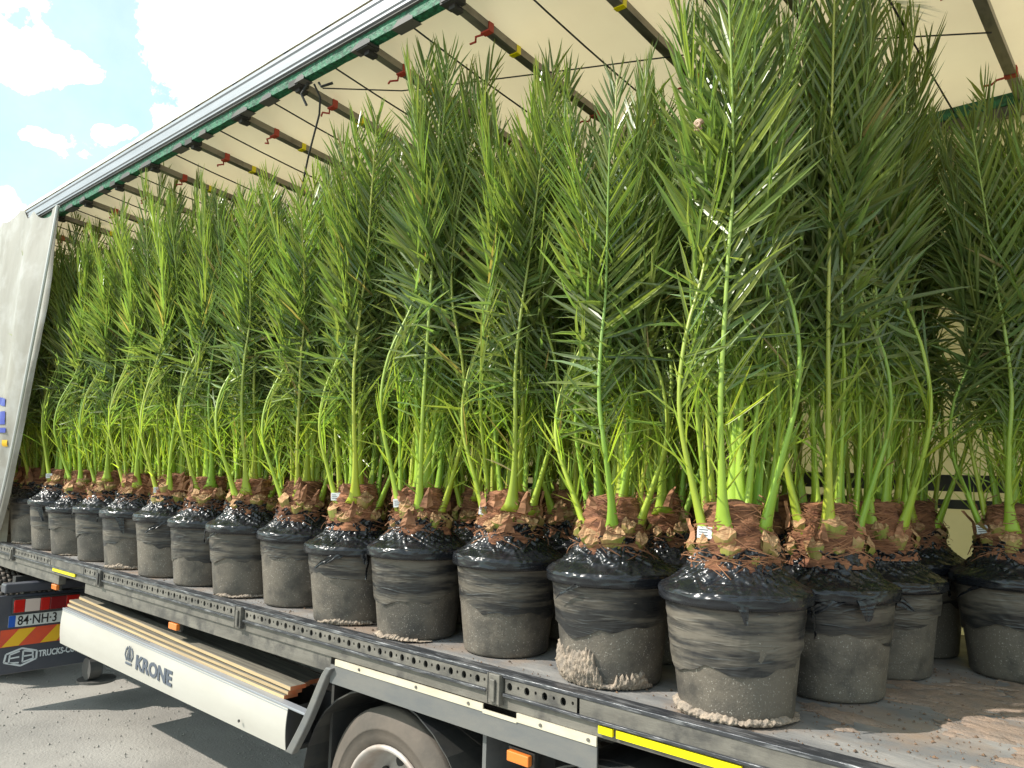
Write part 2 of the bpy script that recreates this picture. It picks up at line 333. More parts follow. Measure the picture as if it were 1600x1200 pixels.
# curved stay of the mudguard
b = MB(); path = []
for i in range(13):
    t = i/12; path.append((-3.215-.30*t**.8+.03*math.sin(t*3.1), -.01, 1.075-.47*t))
def strip_y(mb, pts, w0, w1, y0, y1):
    vs = []
    for i, p in enumerate(pts):
        w = w0+(w1-w0)*i/(len(pts)-1)
        vs += [(p[0]-w, y0, p[2]), (p[0]+w, y0, p[2]), (p[0]+w, y1, p[2]), (p[0]-w, y1, p[2])]
    fs = [(i*4+a, i*4+(a+1) % 4, i*4+4+(a+1) % 4, i*4+4+a) for i in range(len(pts)-1) for a in range(4)]
    fs += [(3, 2, 1, 0), (len(pts)*4-4, len(pts)*4-3, len(pts)*4-2, len(pts)*4-1)]; mb.add(vs, fs)
strip_y(b, path, .022, .03, -.02, .02); P('mudguard_edge', b, M_skirt, bv=.006)
b = MB(); path2 = []
for i in range(17):
    a = math.pi*(1.02-i/16*1.04); path2.append((-2.87+.60*math.cos(a), .46+.56*math.sin(a)))
vs = []
for (x, z) in path2: vs += [(x, .04, z), (x, .42, z), (x*1.0, .42, z-.008), (x, .04, z-.008)]
fs = [(i*4+a, i*4+(a+1) % 4, i*4+4+(a+1) % 4, i*4+4+a) for i in range(16) for a in range(4)]; b.add(vs, fs); P('mudguard', b, M_blk, smooth=False)
for x in (-1.57, -.27):
    b = MB(); vs = []
    for i in range(17):
        a = math.pi*(.86-i/16*.72); xx, zz = x+.60*math.cos(a), .46+.56*math.sin(a); vs += [(xx, .04, zz), (xx, .42, zz), (xx, .42, zz-.008), (xx, .04, zz-.008)]
    b.add(vs, fs); P('mudguard', b, M_blk)
b = MB(); b.box(-2.24, -2.22, .05, .40, .35, .99); P('mud_flap', b, M_skirt)
for (x, z) in ((-4.92, 1.015), (-7.02, 1.015), (-2.02, .95)):
    b = MB(); b.box(x-.055, x+.055, .01, .035, z-.02, z+.02); P('side_marker_lamp', b, M_orange, bv=.004)
    b = MB(); b.box(x-.065, x+.065, .036, .05, z-.028, z+.028); P('lamp_bracket', b, M_blk)
# chassis
b = MB()
for y in (.78, 1.70): b.box(-8.0, XR-.2, y-.05, y+.05, .86, DECK-.051); b.box(-8.0, XR-.2, y-.09, y+.09, .84, .86)
P('chassis_beam', b, M_chas, bv=.004)
b = MB()
for i in range(27): x = -9.5+i*.48; b.box(x, x+.05, .085, WD-.085, DECK-.14, DECK-.051)
P('cross_members', b, M_chas)
b = MB()
for x in (-2.87, -1.57, -.27): b.tube([(x, .3, .46), (x, WD-.3, .46)], .06, 12); b.box(x-.06, x+.5, .7, .82, .55, .84); b.box(x-.06, x+.5, 1.66, 1.78, .55, .84)
P('axles', b, M_chas)
b = MB(); b.box(-3.34, -3.32, .10, .42, .36, 1.0); b.tube([(-3.7, .75, .72), (-4.6, .75, .72)], .14, 16); P('air_tank', b, M_dark)
b = MB(); b.beam((-7.0, .62, .98), (-3.3, .62, .98), .05, .06); b.beam((-7.0, .52, .92), (-3.3, .52, .92), .06, .035); b.beam((-7.0, .44, .865), (-3.3, .44, .865), .05, .03); P('stored_side_rails', b, M_alu2, bv=.004)
# wheels
def wheel(parent, loc, r=.47, w=.34, name='wheel', flip=1, blocks=False):
    e = bpy.data.objects.new(name, None); COL.objects.link(e); e.parent = parent; e.location = loc; e.empty_display_size = .1
    k = MB(); h = w/2; rr_ = r*.62
    prof = [(rr_, -h*.78), (rr_*1.03, -h*.86), (r*.74, -h*.98), (r*.80, -h*1.0), (r*.805, -h*1.015), (r*.82, -h*1.0), (r*.9, -h*.97), (r*.965, -h*.86), (r*.985, -h*.8)]
    for g_ in range(4):
        y0 = -h*.8+(g_+.5)*h*1.6/4
        prof += [(r, y0-h*.17), (r, y0+h*.17), (r*.975, y0+h*.185), (r*.975, y0+h*.215)] if g_ < 3 else [(r, y0-h*.17), (r, y0+h*.17)]
    prof += [(r*.985, h*.8), (r*.965, h*.86), (r*.9, h*.97), (r*.8, h), (r*.74, h*.98), (rr_*1.03, h*.86), (rr_, h*.78), (rr_, -h*.78)]
    k.lathe(prof, 64, 'Y')
    if blocks:
        for row in range(6):
            for q in range(54):
                a = 2*math.pi*(q+.5*(row % 2))/54; m_ = Matrix.Rotation(-a, 4, 'Y')
                k.box(r*.99, r*1.018, -h*.86+row*h*.29+.004, -h*.86+(row+1)*h*.29-.004, -.0235, .0235, mtx=m_)
    link('tyre', k.mesh('tyre', M_tyre, True), e)
    if not blocks: bpy.context.view_layer.update()
    k = MB(); s = -flip*h
    pr_ = [(rr_*1.06, s*.90), (rr_*1.05, s*.97), (rr_*1.0, s*.98), (rr_*.955, s*.88), (rr_*.93, s*.5), (rr_*.90, s*.12), (rr_*.80, s*.02), (rr_*.62, s*.22), (rr_*.52, s*.30), (rr_*.50, s*.30), (rr_*.44, s*.31), (rr_*.42, s*.58), (rr_*.36, s*.66), (.001, s*.67)]
    k.lathe(pr_, 48, 'Y'); link('rim', k.mesh('rim', M_rim, True), e)
    k = MB()
    for q in range(10):
        a = 2*math.pi*q/10; c = Vector((rr_*.71*math.cos(a), s*.135, rr_*.71*math.sin(a))); k.tube([c, c+Vector((0, -flip*.012, 0))], .026, 12)
    link('hand_holes', k.mesh('hand_holes', M_dark), e)
    k = MB()
    for q in range(10):
        a = 2*math.pi*(q+.5)/10; c = Vector((rr_*.49*math.cos(a), s*.29, rr_*.49*math.sin(a))); k.tube([c, c+Vector((0, -flip*.03, 0))], .014, 6)
    link('wheel_nuts', k.mesh('wheel_nuts', M_steel), e)
    return e
for x in (-2.87, -1.57, -.27): wheel(T, (x, .25, .46)); wheel(T, (x, WD-.25, .46), flip=-1)
# landing leg
b = MB(); b.box(-7.12, -7.0, .36, .48, .50, DECK-.14); b.tube([(-7.06, .42, .25), (-7.06, .42, .52)], .04, 12); P('landing_leg', b, M_chas, bv=.004)
b = MB(); b.tube([(-7.06, .42, .20), (-7.06, .42, .22)], .15, 24); b.tube([(-7.06, .33, .31), (-7.06, .42, .31)], .09, 24); P('landing_foot', b, M_chas)
# side storage guard with lettering
b = MB(); prof = []
for i in range(9):
    t = i/8; prof.append((-.014*math.sin(math.pi*(t*.8+.1)), t))
nsec = 12; vs = []
for k in range(nsec+1):
    u = k/nsec; x = -6.72+u*(6.72-3.55); zt = .885-.07*u; zb = .625-.02*u
    vs += [(x, y-.005, zb+(zt-zb)*t) for y, t in prof]
b.add(vs, [(k*9+i, (k+1)*9+i, (k+1)*9+i+1, k*9+i+1) for k in range(nsec) for i in range(8)]); P('guard_panel', b, M_white, smooth=True)
b = MB(); b.beam((-6.72, .012, .888), (-3.40, .012, .816), .05, .012); b.beam((-6.72, -.012, .876), (-3.55, -.012, .804), .005, .004); P('guard_top_lip', b, M_alu, bv=.002)
b = MB(); b.beam((-6.72, .02, .88), (-3.5, .02, .808), .006, .03); P('guard_seam', b, M_dark)
def curved_cap(x, zb, zt):
    k = MB(); vs = [(x, y-.006, zb+(zt-zb)*t) for y, t in prof]+[(x+.008, y-.008, zb+(zt-zb)*t) for y, t in prof]+[(x, .13, zb+(zt-zb)*t) for y, t in prof]+[(x+.008, .13, zb+(zt-zb)*t) for y, t in prof]
    fs = []
    for i in range(8): fs += [(i, i+1, 9+i+1, 9+i), (9+i, 9+i+1, 27+i+1, 27+i), (i, 18+i, 18+i+1, i+1)]
    k.add(vs, fs); return k
P('guard_end_cap', curved_cap(-3.552, .60, .818), M_blk)
b = MB(); b.box(-6.70, -3.53, .02, .34, .60, .62); b.box(-6.70, -3.53, .34, .355, .60, .80); P('storage_tray', b, M_chas)
b = MB(); b.tube([(-3.98, -.03, .66), (-3.98, -.036, .66)], .008, 10); P('rivet', b, M_dark)
def text(name, s, size, loc, rot, m, parent, bold=0., ext=.0015, sx=1., align='LEFT', shear=0.):
    cu = bpy.data.curves.new(name, 'FONT'); cu.body = s; cu.size = size; cu.extrude = ext; cu.offset = bold; cu.align_x = align; cu.shear = shear; cu.resolution_u = 3
    tmp = bpy.data.objects.new(name, cu); me = bpy.data.meshes.new_from_object(tmp); bpy.data.objects.remove(tmp); me.materials.clear(); me.materials.append(m); o = bpy.data.objects.new(name, me); COL.objects.link(o); o.parent = parent; o.location = loc; o.rotation_euler = rot; o.scale = (sx, 1, 1); return o
SL = math.atan(.09/3.17)
text('lettering', 'KRONE', .122, (-5.335, -.0215, .69), (R(90), SL*.9, 0), M_gtxt, T, bold=.0045, sx=1.28)
k = MB()   # crown emblem
def stroke(pts, w, cx=-5.44, cz=.70, y=-.0225):
    k.tube([(cx+p[0], y, cz+p[1]) for p in pts], w, 6, flat=.25)
stroke([(-.045, 0), (.045, 0)], .008)
stroke([(-.035, .018), (-.062, .05), (-.05, .085), (-.022, .105)], .007); stroke([(.035, .018), (.062, .05), (.05, .085), (.022, .105)], .007)
stroke([(0, .018), (0, .115)], .008); stroke([(-.018, .02), (-.028, .05), (-.012, .085)], .0055); stroke([(.018, .02), (.028, .05), (.012, .085)], .0055)
P('crown_emblem', k, M_gtxt)

# roof: rails, bows, sheet
def extr(name, prof, x0, x1, m, bv=0):
    k = MB(); n_ = len(prof); k.add([(x0, y, z) for y, z in prof]+[(x1, y, z) for y, z in prof], [(i, (i+1) % n_, n_+(i+1) % n_, n_+i) for i in range(n_)]+[tuple(range(n_))[::-1], tuple(range(n_, 2*n_))]); return P(name, k, m, bv=bv)
RX0 = -8.62
extr('roof_rail', [(-.03, 4.36), (-.03, 4.375), (-.038, 4.38), (-.038, 4.405), (-.026, 4.412), (-.026, 4.45), (-.034, 4.458), (-.034, 4.478), (-.02, 4.49), (.06, 4.49), (.06, 4.357), (.0, 4.357)], RX0, XR, M_alu)
extr('roof_rail_track', [(.0, 4.345), (.0, 4.3565), (-.02, 4.3565), (-.02, 4.345)], RX0, XR, M_chas)
b = MB(); nx = 130; vs = []
for i in range(nx+1):
    x = RX0+(XR-RX0)*i/nx; w = .012*fbm(x*6, 0, 3)
    vs += [(x, .0+w*.5, 4.286), (x, -.004, 4.344), (x, .055, 4.288+w*.4)]
b.add(vs, [(i*3+a, i*3+3+a, i*3+3+(a+1) % 3, i*3+(a+1) % 3) for i in range(nx) for a in range(3)]); P('green_webbing', b, M_green)
for i in range(26):
    x = RX0+.2+i*.42+rnd.uniform(-.1, .1); l = rnd.uniform(.06, .22); b = MB(); b.add([(x, -.008, 4.279), (x+l, -.008, 4.279), (x+l, -.008, 4.295), (x+l*.8, -.009, 4.312), (x+l*.3, -.009, 4.308), (x, .06, 4.279), (x+l, .06, 4.279)], [(0, 1, 2, 3, 4), (0, 5, 6, 1)])
    P('grey_webbing_patch', b, M_chas)
# far rail
extr('roof_rail', [(WD-.06, roofz(WD)+.01), (WD-.06, roofz(WD)-.03), (WD-.03, roofz(WD)-.075), (WD+.03, roofz(WD)-.075), (WD+.03, roofz(WD)+.1), (WD-.06, roofz(WD)+.1)], XL, XR, M_alu2)
b = MB(); b.box(XL, XR, WD-.075, WD-.062, roofz(WD)-.03, roofz(WD)+.035); P('green_webbing', b, M_green)
BOW = [-.60-.655*i for i in range(14)]+[.06, .72, 1.38, 2.04, 2.7]
for bx in BOW:
    k = MB(); ys = [.05, .4, .8, 1.2, 1.6, 2.0, WD-.07]
    for y0, y1 in zip(ys[:-1], ys[1:]): k.beam((bx, y0, roofz(y0)+.0), (bx, y1+.003, roofz(y1)+.0), .05, .04)
    bow = P('roof_bow', k, M_alu2)
    for ry in (.28, 1.22, 2.1):
        k = MB(); z = roofz(ry); k.box(bx-.029, bx+.029, ry-.018, ry+.018, z-.025, z+.024)
        d = rnd.choice((-1, 1)); k.tube([(bx-.03, ry, z-.02), (bx-.06, ry+.02*d, z-.03), (bx-.09, ry-.01*d, z-.025-.02*rnd.random()), (bx-.13, ry+.01, z-.03)], .006, 5)
        link('red_strap', k.mesh('red_strap', M_red), bow)
    k = MB(); k.box(bx-.0275, bx+.0275, .48, .51, roofz(.49)-.024, roofz(.49)+.02); link('yellow_mark', k.mesh('yellow_mark', M_yel), bow)
    k = MB(); k.box(bx-.05, bx+.05, -.002, .075, 4.272, 4.31); k.box(bx-.02, bx+.02, .03, .09, 4.25, 4.272); link('bow_carriage', k.mesh('bow_carriage', M_dark), bow)
    k = MB(); xc = bx+.33; k.tube([(xc+.02*math.sin(t*3), .05+t*(WD-.12), roofz(.05+t*(WD-.12))+.005-.03*math.sin(t*math.pi)) for t in [i/8 for i in range(9)]], .005, 5); link('roof_cord', k.mesh('roof_cord', M_cord), bow)
b = MB(); b.tube([(-3.75, .06, 4.27), (-3.74, .10, 4.20), (-3.80, .14, 4.13), (-3.98, .2, 3.95), (-4.2, .3, 3.8)], .006, 6); b.tube([(-3.78, .04, 4.28), (-3.83, .03, 4.22), (-3.80, .05, 4.15)], .008, 6)
b.tube([(-3.7, .06, 4.26), (-3.66, .05, 4.22), (-3.62, .1, 4.25)], .008, 6)
b.tube([(-3.72, .1, 4.25), (-3.3, .35, 4.20), (-2.4, .75, 4.19), (-1.5, 1.1, 4.16), (-.6, 1.6, 4.12)], .004, 5); P('loose_cable', b, M_cord)
b = MB(); nx, ny = 170, 20; vs = []
for j in range(ny+1):
    for i in range(nx+1):
        x = XL+(XR-XL)*i/nx; y = -.028+.06*min(1, max(0, -8.6-x))+(WD+.05)*j/ny; s = abs(math.sin((x+.6)/.655*math.pi)); e = min(1, j/2, (ny-j)/2)
        vs.append((x, y, roofz(max(0, y))+.03+.035*s*e+.19*max(0, 1-j/3.)+(.008*fbm(x*5, 0, 9) if j == 0 else 0)))
b.add(vs, [(j*(nx+1)+i, j*(nx+1)+i+1, (j+1)*(nx+1)+i+1, (j+1)*(nx+1)+i) for j in range(ny) for i in range(nx)]); P('roof_sheet', b, M_roof, smooth=True)
b = MB(); vs = []
for i in range(141):
    x = -8.66+(XR+8.66)*i/140; w = .010*fbm(x*5, 3, 0); vs += [(x, -.034+w*.3, 4.492), (x, -.040, 4.515+w), (x, -.01, 4.545+w), (x, .06, 4.53)]
b.add(vs, [(i*4+a, i*4+4+a, i*4+5+a, i*4+1+a) for i in range(140) for a in range(3)]); P('roof_edge_trim', b, mat('white_trim', (.72, .72, .70), .5), smooth=True)
b = MB()
for i in range(22):
    x = -8+i*.5+rnd.uniform(-.1, .1); b.box(x, x+.05, -.03, -.01, 4.502, 4.508, mtx=None)
P('roof_edge_clips', b, M_alu)
# far curtain
b = MB(); nx = 200; vs = []
for i in range(nx+1):
    x = XL+(XR-XL)*i/nx; y = WD+.01+.012*math.sin(x*5)+.01*fbm(x*2, 1, 0)
    vs += [(x, y, DECK-.02), (x, y, roofz(WD)-.07)]
b.add(vs, [(2*i, 2*i+1, 2*i+3, 2*i+2) for i in range(nx)]); P('far_curtain', b, M_cin, smooth=True)
b = MB(); b.box(XL, XR, WD-.03, WD-.005, 2.0, 2.09); b.box(XL, XR, WD-.03, WD-.005, 1.905, 1.955); P('side_slats', b, M_chas)
b = MB(); b.box(XL-.05, XL, 0, WD, DECK-.1, 4.4); P('headboard', b, M_skirt)
b = MB(); b.box(-8.68, -8.58, .01, .09, DECK, 4.29); 
P('corner_post', b, M_cream)
b = MB(); b.box(XR, XR+.05, 0, .04, DECK, 4.4); b.box(XR, XR+.05, WD-.04, WD, DECK, 4.4); P('rear_posts', b, M_alu)
# gathered near curtain
def lerp(a, b_, t): return a+(b_-a)*t
b = MB(); NU, NV = 150, 60; vs = []
for j in range(NV+1):
    v = j/NV
    for i in range(NU+1):
        u = i/NU
        z = lerp(4.345, 1.02, v)
        xr = lerp(-7.62, -8.80, v**2.9)+.01*math.sin(v*9)
        x = lerp(xr, -11.2, u)
        top = 1-v
        fold = .055*math.sin(u*30+2*math.sin(v*2.5))*(1-u*.6) + .03*math.sin(u*23+v*3) + .035*fbm(u*5, v*3, 1)
        y = -.05+fold*.55*(.5+.5*min(1, v*4+.2)) - .08*math.sin(v*3.1)*(1-u)
        sag = (.10*u+.055*abs(math.sin(u*21))*(u > .05))*max(0, 1-v*2.5)
        if u < .004: y += .03
        vs.append((x, y, z-sag+(.06*math.exp(-((u-.16)/.03)**2)+.20*min(1, max(0, (u-.17)/.09)))*max(0, 1-v*3)))
b.add(vs, [(j*(NU+1)+i, j*(NU+1)+i+1, (j+1)*(NU+1)+i+1, (j+1)*(NU+1)+i) for j in range(NV) for i in range(NU)]); P('gathered_curtain', b, M_curt, smooth=True)
k = MB(); k.tube([(lerp(-7.62, -8.80, v**2.9)+.01*math.sin(v*9), -.04-.08*math.sin(v*3.1), lerp(4.33, 1.02, v)) for v in [i/24 for i in range(25)]], .014, 8); P('curtain_hem', k, mat('grey_hem', (.55, .55, .53), .5))
def on_curtain(x, z):   # nearest grid point of the fabric
    return min(vs, key=lambda p: (p[0]-x)**2+(p[2]-z)**2)[1]-.007
def print_patch(name, outline, m, nx_=8, nz_=3):
    x0, x1, z0, z1, sk = outline; k = MB(); g_ = []
    for j in range(nz_+1):
        for i in range(nx_+1):
            x = lerp(x0, x1, i/nx_); z = lerp(z0, z1, j/nz_)+sk*(1-i/nx_); g_.append((x, on_curtain(x, z), z))
    k.add(g_, [(j*(nx_+1)+i, j*(nx_+1)+i+1, (j+1)*(nx_+1)+i+1, (j+1)*(nx_+1)+i) for j in range(nz_) for i in range(nx_)]); P(name, k, m, smooth=True)
print_patch('blue_print', (-8.60, -8.11, 2.515, 2.585, .04), M_btxt); print_patch('blue_print', (-8.60, -8.10, 2.35, 2.47, 0), M_btxt); print_patch('blue_print', (-8.60, -8.09, 2.275, 2.32, 0), M_btxt)
print_patch('yellow_sticker', (-8.15, -8.09, 2.15, 2.21, 0), M_bory, 3, 3)

# ------------------------------------------------------------------ timber on the guard
def plank(a, b_, w, h, m, label, name='timber_plank', cat='plank', end=True):
    a, b_ = Vector(a), Vector(b_); d = b_-a; l = d.length; d.normalize(); sd = Vector((0, 0, 1)).cross(d).normalized(); u = d.cross(sd)
    k = MB(); ns = 10; vs = []
    for i in range(ns+1):
        t = i/ns; wob = .004*fbm(t*3, w*50, h*99)
        vs += [(l*t, -w/2, -h/2+wob), (l*t, w/2, -h/2+wob), (l*t, w/2, h/2+wob), (l*t, -w/2, h/2+wob)]
    k.add(vs, [(i*4+q, i*4+4+q, i*4+4+(q+1) % 4, i*4+(q+1) % 4) for i in range(ns) for q in range(4)]+[(0, 1, 2, 3)])
    k.mi = [2 if f % 4 == 2 else 0 for f in range(ns*4)]+[0]
    k.add(vs[-4:], [(3, 2, 1, 0)], mi=1 if end else 0)
    o = link(name, k.mesh(name, [m, M_wend, M_wgrey])); mt = Matrix((d, sd, u)).transposed().to_4x4(); mt.translation = a; o.matrix_world = mt; bevel(o, .002, 1)
    return tag(o, label, cat, 'timber stacked on the side guard')
plank((-6.74, .07, .908), (-3.66, .075, .838), .085, .020, M_wood, 'bottom pale plank of the stack lying on the white side guard')
plank((-6.78, .095, .931), (-3.64, .085, .861), .085, .020, M_wood, 'middle pale plank of the stack on the side guard with red painted end')
plank((-6.72, .15, .956), (-3.62, .09, .886), .095, .022, M_wood, 'top pale plank of the stack with orange end grain')
plank((-6.95, .24, .93), (-3.70, .165, .864), .10, .024, M_wgrey, 'narrow weathered board just behind the pale plank stack')
plank((-7.0, .37, .925), (-3.75, .29, .855), .14, .024, M_wgrey, 'widest grey board, furthest in under the trailer floor')

# ------------------------------------------------------------------ tractor unit
TR = thing('tractor_unit', 'dark blue-grey lorry tractor seen from behind under the trailer nose', 'truck', (-7.5, 1.1, 0))
def Q(name, mb, m, **k):
    o = part(name, mb, m, TR, **k); o.location = (7.5, -1.1, 0); return o
X = -7.5
b = MB(); b.box(X-.04, X, -.27, 2.2, .26, .905); Q('rear_panel', b, M_navy, bv=.01)
b = MB(); b.box(X-.10, X+.02, -.20, .95, .925, 1.0); Q('fender_bar', b, M_navy, bv=.012)
b = MB(); b.box(X-.08, X-.02, -.05, .0, .9, .93); b.box(X-.08, X-.02, .6, .66, .9, .93); b.box(X-.5, X-.42, 0, .6, .93, 1.0); Q('bar_mounts', b, M_dark)
b = MB(); b.box(X+.001, X+.05, -.14, .38, .755, .885); Q('tail_light_housing', b, M_blk, bv=.01)
for y0, y1, m in ((-.135, -.055, M_redl), (-.052, .06, M_wl), (.063, .135, M_redl), (.138, .26, M_dredl), (.263, .37, M_redl)):
    b = MB(); b.box(X+.051, X+.064, y0, y1, .768, .872); Q('tail_light_lens', b, m, bv=.004)
b = MB(); b.box(X+.001, X+.008, -.15, .36, .642, .738); o = Q('number_plate', b, M_plate, bv=.003); PL = o
b = MB(); b.box(X+.0085, X+.0095, -.15, -.10, .643, .737); Q('plate_band', b, M_eu)
def qtext(s, size, y, z, m, **k): return text('lettering', s, size, (X+k.pop('dx', .010)+7.5, y-1.1, z), (R(90), 0, R(90)), m, TR, **k)
qtext('84\u00b7NH\u00b73', .108, -.085, .655, M_ink, bold=.0008, sx=.80)
b = MB(); b.box(X+.001, X+.006, -.20, .5, .485, .625); Q('marker_board', b, M_bord)
for i in range(5):
    y0 = -.185+i*.29; k = MB(); w = .125; a = [(y0, .488), (y0+w, .488), (y0+w+.12, .622), (y0+.12, .622)]
    if y0+w+.12 < .5: k.add([(X+.0065, y, z) for y, z in a]+[(X+.008, y, z) for y, z in a], [(0, 1, 2, 3), (7, 6, 5, 4), (0, 4, 5, 1), (1, 5, 6, 2), (2, 6, 7, 3), (3, 7, 4, 0)]); k.f = [tuple(reversed(f)) for f in k.f]; Q('marker_stripe', k, M_bory)
qtext('TRUCKS-COM', .072, .10, .372, M_wtxt, bold=.0022, sx=.72, dx=.004)
k = MB()   # hexagonal badge outline with two block letters
hexp = [(-.155, .36), (-.145, .425), (-.03, .46), (.085, .425), (.085, .36), (-.03, .318)]
def line(pts, w):
    for a, c in zip(pts[:-1], pts[1:]): k.beam((X+.004, a[0], a[1]), (X+.004, c[0], c[1]), .003, w, upv=(0, 0, 1)) if abs(a[0]-c[0]) > 1e-4 else k.beam((X+.004, a[0], a[1]), (X+.004, c[0], c[1]), .003, w, upv=(0, 1, 0))
line(hexp+[hexp[0]], .014)
line([(-.045, .345), (-.12, .352), (-.115, .43-.012), (-.045, .438)], .012); line([(-.115, .388), (-.045, .392)], .012)
line([(-.018, .345), (-.018, .438), (.055, .422), (.055, .395), (-.018, .392)], .012); line([(.055, .395), (.062, .365), (-.018, .345)], .012)
Q('badge', k, M_wtxt)
for x, y in ((-8.8, .08), (-8.8, .40)):
    e = wheel(TR, (x+7.5, y-1.1, .53), r=.53, w=.29, blocks=True)
for y in (1.72, 2.04): wheel(TR, (-8.8+7.5, y-1.1, .53), r=.53, w=.29, flip=-1, blocks=True)
b = MB(); b.box(-11.5, X-.04, .62, .72, .6, .88); b.box(-11.5, X-.04, 1.62, 1.72, .6, .88); b.tube([(-8.5, .2, .53), (-8.5, 2.0, .53)], .09, 12); b.box(-9.0, -8.0, .72, 1.62, .88, .98); Q('tractor_chassis', b, M_dark)
b = MB()
for i in range(13):
    a = math.pi*(1-i/12); x, z = -8.5+.60*math.cos(a), .53+.585*math.sin(a)
    if i: b.beam(pv, (x, .26, z), .0 + .62, .01, upv=(0, 0, 1)) if False else None
    pv = (x, .26, z)
for i in range(4):
    a0 = math.pi*(.0+i/4*.18); a1 = math.pi*(.0+(i+1)/4*.18)
    x0, z0, x1, z1 = -8.8+.6*math.cos(a0), .53+.585*math.sin(a0), -8.8+.6*math.cos(a1), .53+.585*math.sin(a1)
    b.add([(x0, -.08, z0-.25), (x0, .56, z0-.25), (x1, .56, z1-.25), (x1, -.08, z1-.25), (x0-.01, -.08, z0-.25), (x0-.01, .56, z0-.25), (x1-.01, .56, z1-.25), (x1-.01, -.08, z1-.25)], [(0, 1, 2, 3), (7, 6, 5, 4)])
Q('rear_fender', b, M_blk)

# ------------------------------------------------------------------ palms
def hermite(pts, t):
    n_ = len(pts)-1; f = t*n_; i = min(int(f), n_-1); u = f-i
    p0, p1, p2, p3 = (pts[max(i-1, 0)], pts[i], pts[i+1], pts[min(i+2, n_)])
    return .5*((2*p1)+(-p0+p2)*u+(2*p0-5*p1+4*p2-p3)*u*u+(-p0+3*p1-3*p2+p3)*u**3)
# leaflet templates: unit length along +Y, unit width along X, face normal +Z, folded in a V and bent
def leaf_template(bend, side):
    st = [(0, .30), (.14, .85), (.38, 1.0), (.68, .78), (1.0, 0)]; v = []; f = []
    for t, w in st:
        z = -bend*t*t; xo = side*t*t
        if w > 0: v += [(xo-w/2, t, z+.0), (xo, t, z-.035*w), (xo+w/2, t, z)]
        else: v += [(xo, t, z)]
    for i in range(3):
        a = i*3; f += [(a, a+1, a+4, a+3), (a+1, a+2, a+5, a+4)]
    a = 9; f += [(a, a+1, a+3), (a+1, a+2, a+3)]
    return np.array(v), f
TEMPL = [leaf_template(bd, sd) for bd, sd in ((0.03, 0), (.14, .6), (.24, -1.2), (-.12, 1.6), (.45, -.5), (.08, -2.4))]
def leafcol(s, rg, kind):
    if kind == 'spine': base = (.31, .40, .07)
    else:
        pass
        if s < .36: base = tuple(lerp(a, b_, min(1, max(0, (s-.25)/.11))) for a, b_ in zip((.30, .39, .075), (.170, .235, .090)))
        else: base = tuple(lerp(a, b_, min(1, max(0, (s-.5)/.25))) for a, b_ in zip((.185, .245, .092), (.17, .235, .068)))
    v = rg.uniform(.72, 1.32); y = rg.uniform(-.15, .3)
    if rg.random() < .015: return (.34, .26, .12)
    return (base[0]*v*(1+y), base[1]*v*(1+.25*y), base[2]*v)
def frond_data(rg, L=2.3, b=.13, t=.0, flare=.22, wob=.05, twist=0.):
    """rachis points and leaflet list of one frond; base at origin, +Z up, +X away from the plant's axis"""
    ctrl = [Vector((0, 0, 0)), Vector((b*.5, 0, L*.10)), Vector((b, wob*.5, L*.22)), Vector((b*.85, wob, L*.34)), Vector((t+.02, wob*.7, L*.48)), Vector((t, 0, L*.62)), Vector((t+flare*.4, -wob*.5, L*.82)), Vector((t+flare, -wob, L))]
    pts = [hermite(ctrl, i/30) for i in range(31)]
    lv = []; n_ = 74
    for side in (-1, 1):
        for i in range(n_):
            s = .085+.91*(i/n_)**.92+rg.uniform(-.004, .004)
            if (s < .27 and rg.random() < .40) or (s < .5 and rg.random() < .15): continue
            p = hermite(ctrl, s); tg = (hermite(ctrl, min(1, s+.02))-hermite(ctrl, max(0, s-.02))).normalized()
            out = Vector((1, 0, 0)); out = (out-tg*out.dot(tg)).normalized(); lat = tg.cross(out)*side
            tw = Matrix.Rotation(twist*s, 3, tg); out = tw @ out; lat = tw @ lat
            if s < .27:
                kind = 'spine'; ln = rg.uniform(.16, .36)*(.5+s*2.2); w = rg.uniform(.006, .0105); al = R(rg.choice((rg.uniform(12, 34), rg.uniform(12, 34), rg.uniform(30, 62)))); be = R(rg.uniform(-65, 60))
            elif s < .60:
                kind = 'mid'; q = (s-.27)/.33; ln = rg.uniform(.29, .44)*(.8+.25*q); w = lerp(.010, .021, min(1, q*1.3))*rg.uniform(.8, 1.15); al = R(rg.choice((rg.uniform(16, 38), rg.uniform(28, 58), rg.uniform(50, 88)))); be = R(rg.uniform(-72, -4))
            else:
                kind = 'top'; q = (s-.60)/.40; ln = lerp(.43, .17, q**1.6)*rg.uniform(.9, 1.08); w = lerp(.023, .011, q)*rg.uniform(.9, 1.1); al = R(lerp(52, 15, q**1.3)+rg.uniform(-6, 6)); be = R(rg.uniform(-26, 6))
            d = (math.cos(al)*tg+math.sin(al)*(math.cos(be)*lat+math.sin(be)*out)).normalized()
            if kind == 'mid': d = (d+Vector((0, 0, -.12*rg.random()))).normalized()
            nrm = (out*math.cos(be)-lat*math.sin(be)); nrm = (nrm-d*nrm.dot(d)).normalized()
            nrm = Matrix.Rotation(R(rg.uniform(-55, 55) if kind != 'top' else rg.uniform(-38, 38)), 3, d) @ nrm
            sx = d.cross(nrm)
            k_ = rg.randrange(len(TEMPL)) if kind != 'top' else rg.choice((0, 0, 1, 3, 5))
            m = Matrix(((sx.x*w, d.x*ln, nrm.x*ln*.6, p.x), (sx.y*w, d.y*ln, nrm.y*ln*.6, p.y), (sx.z*w, d.z*ln, nrm.z*ln*.6, p.z), (0, 0, 0, 1)))
            lv.append((m, k_, kind, s, w))
    return pts, lv
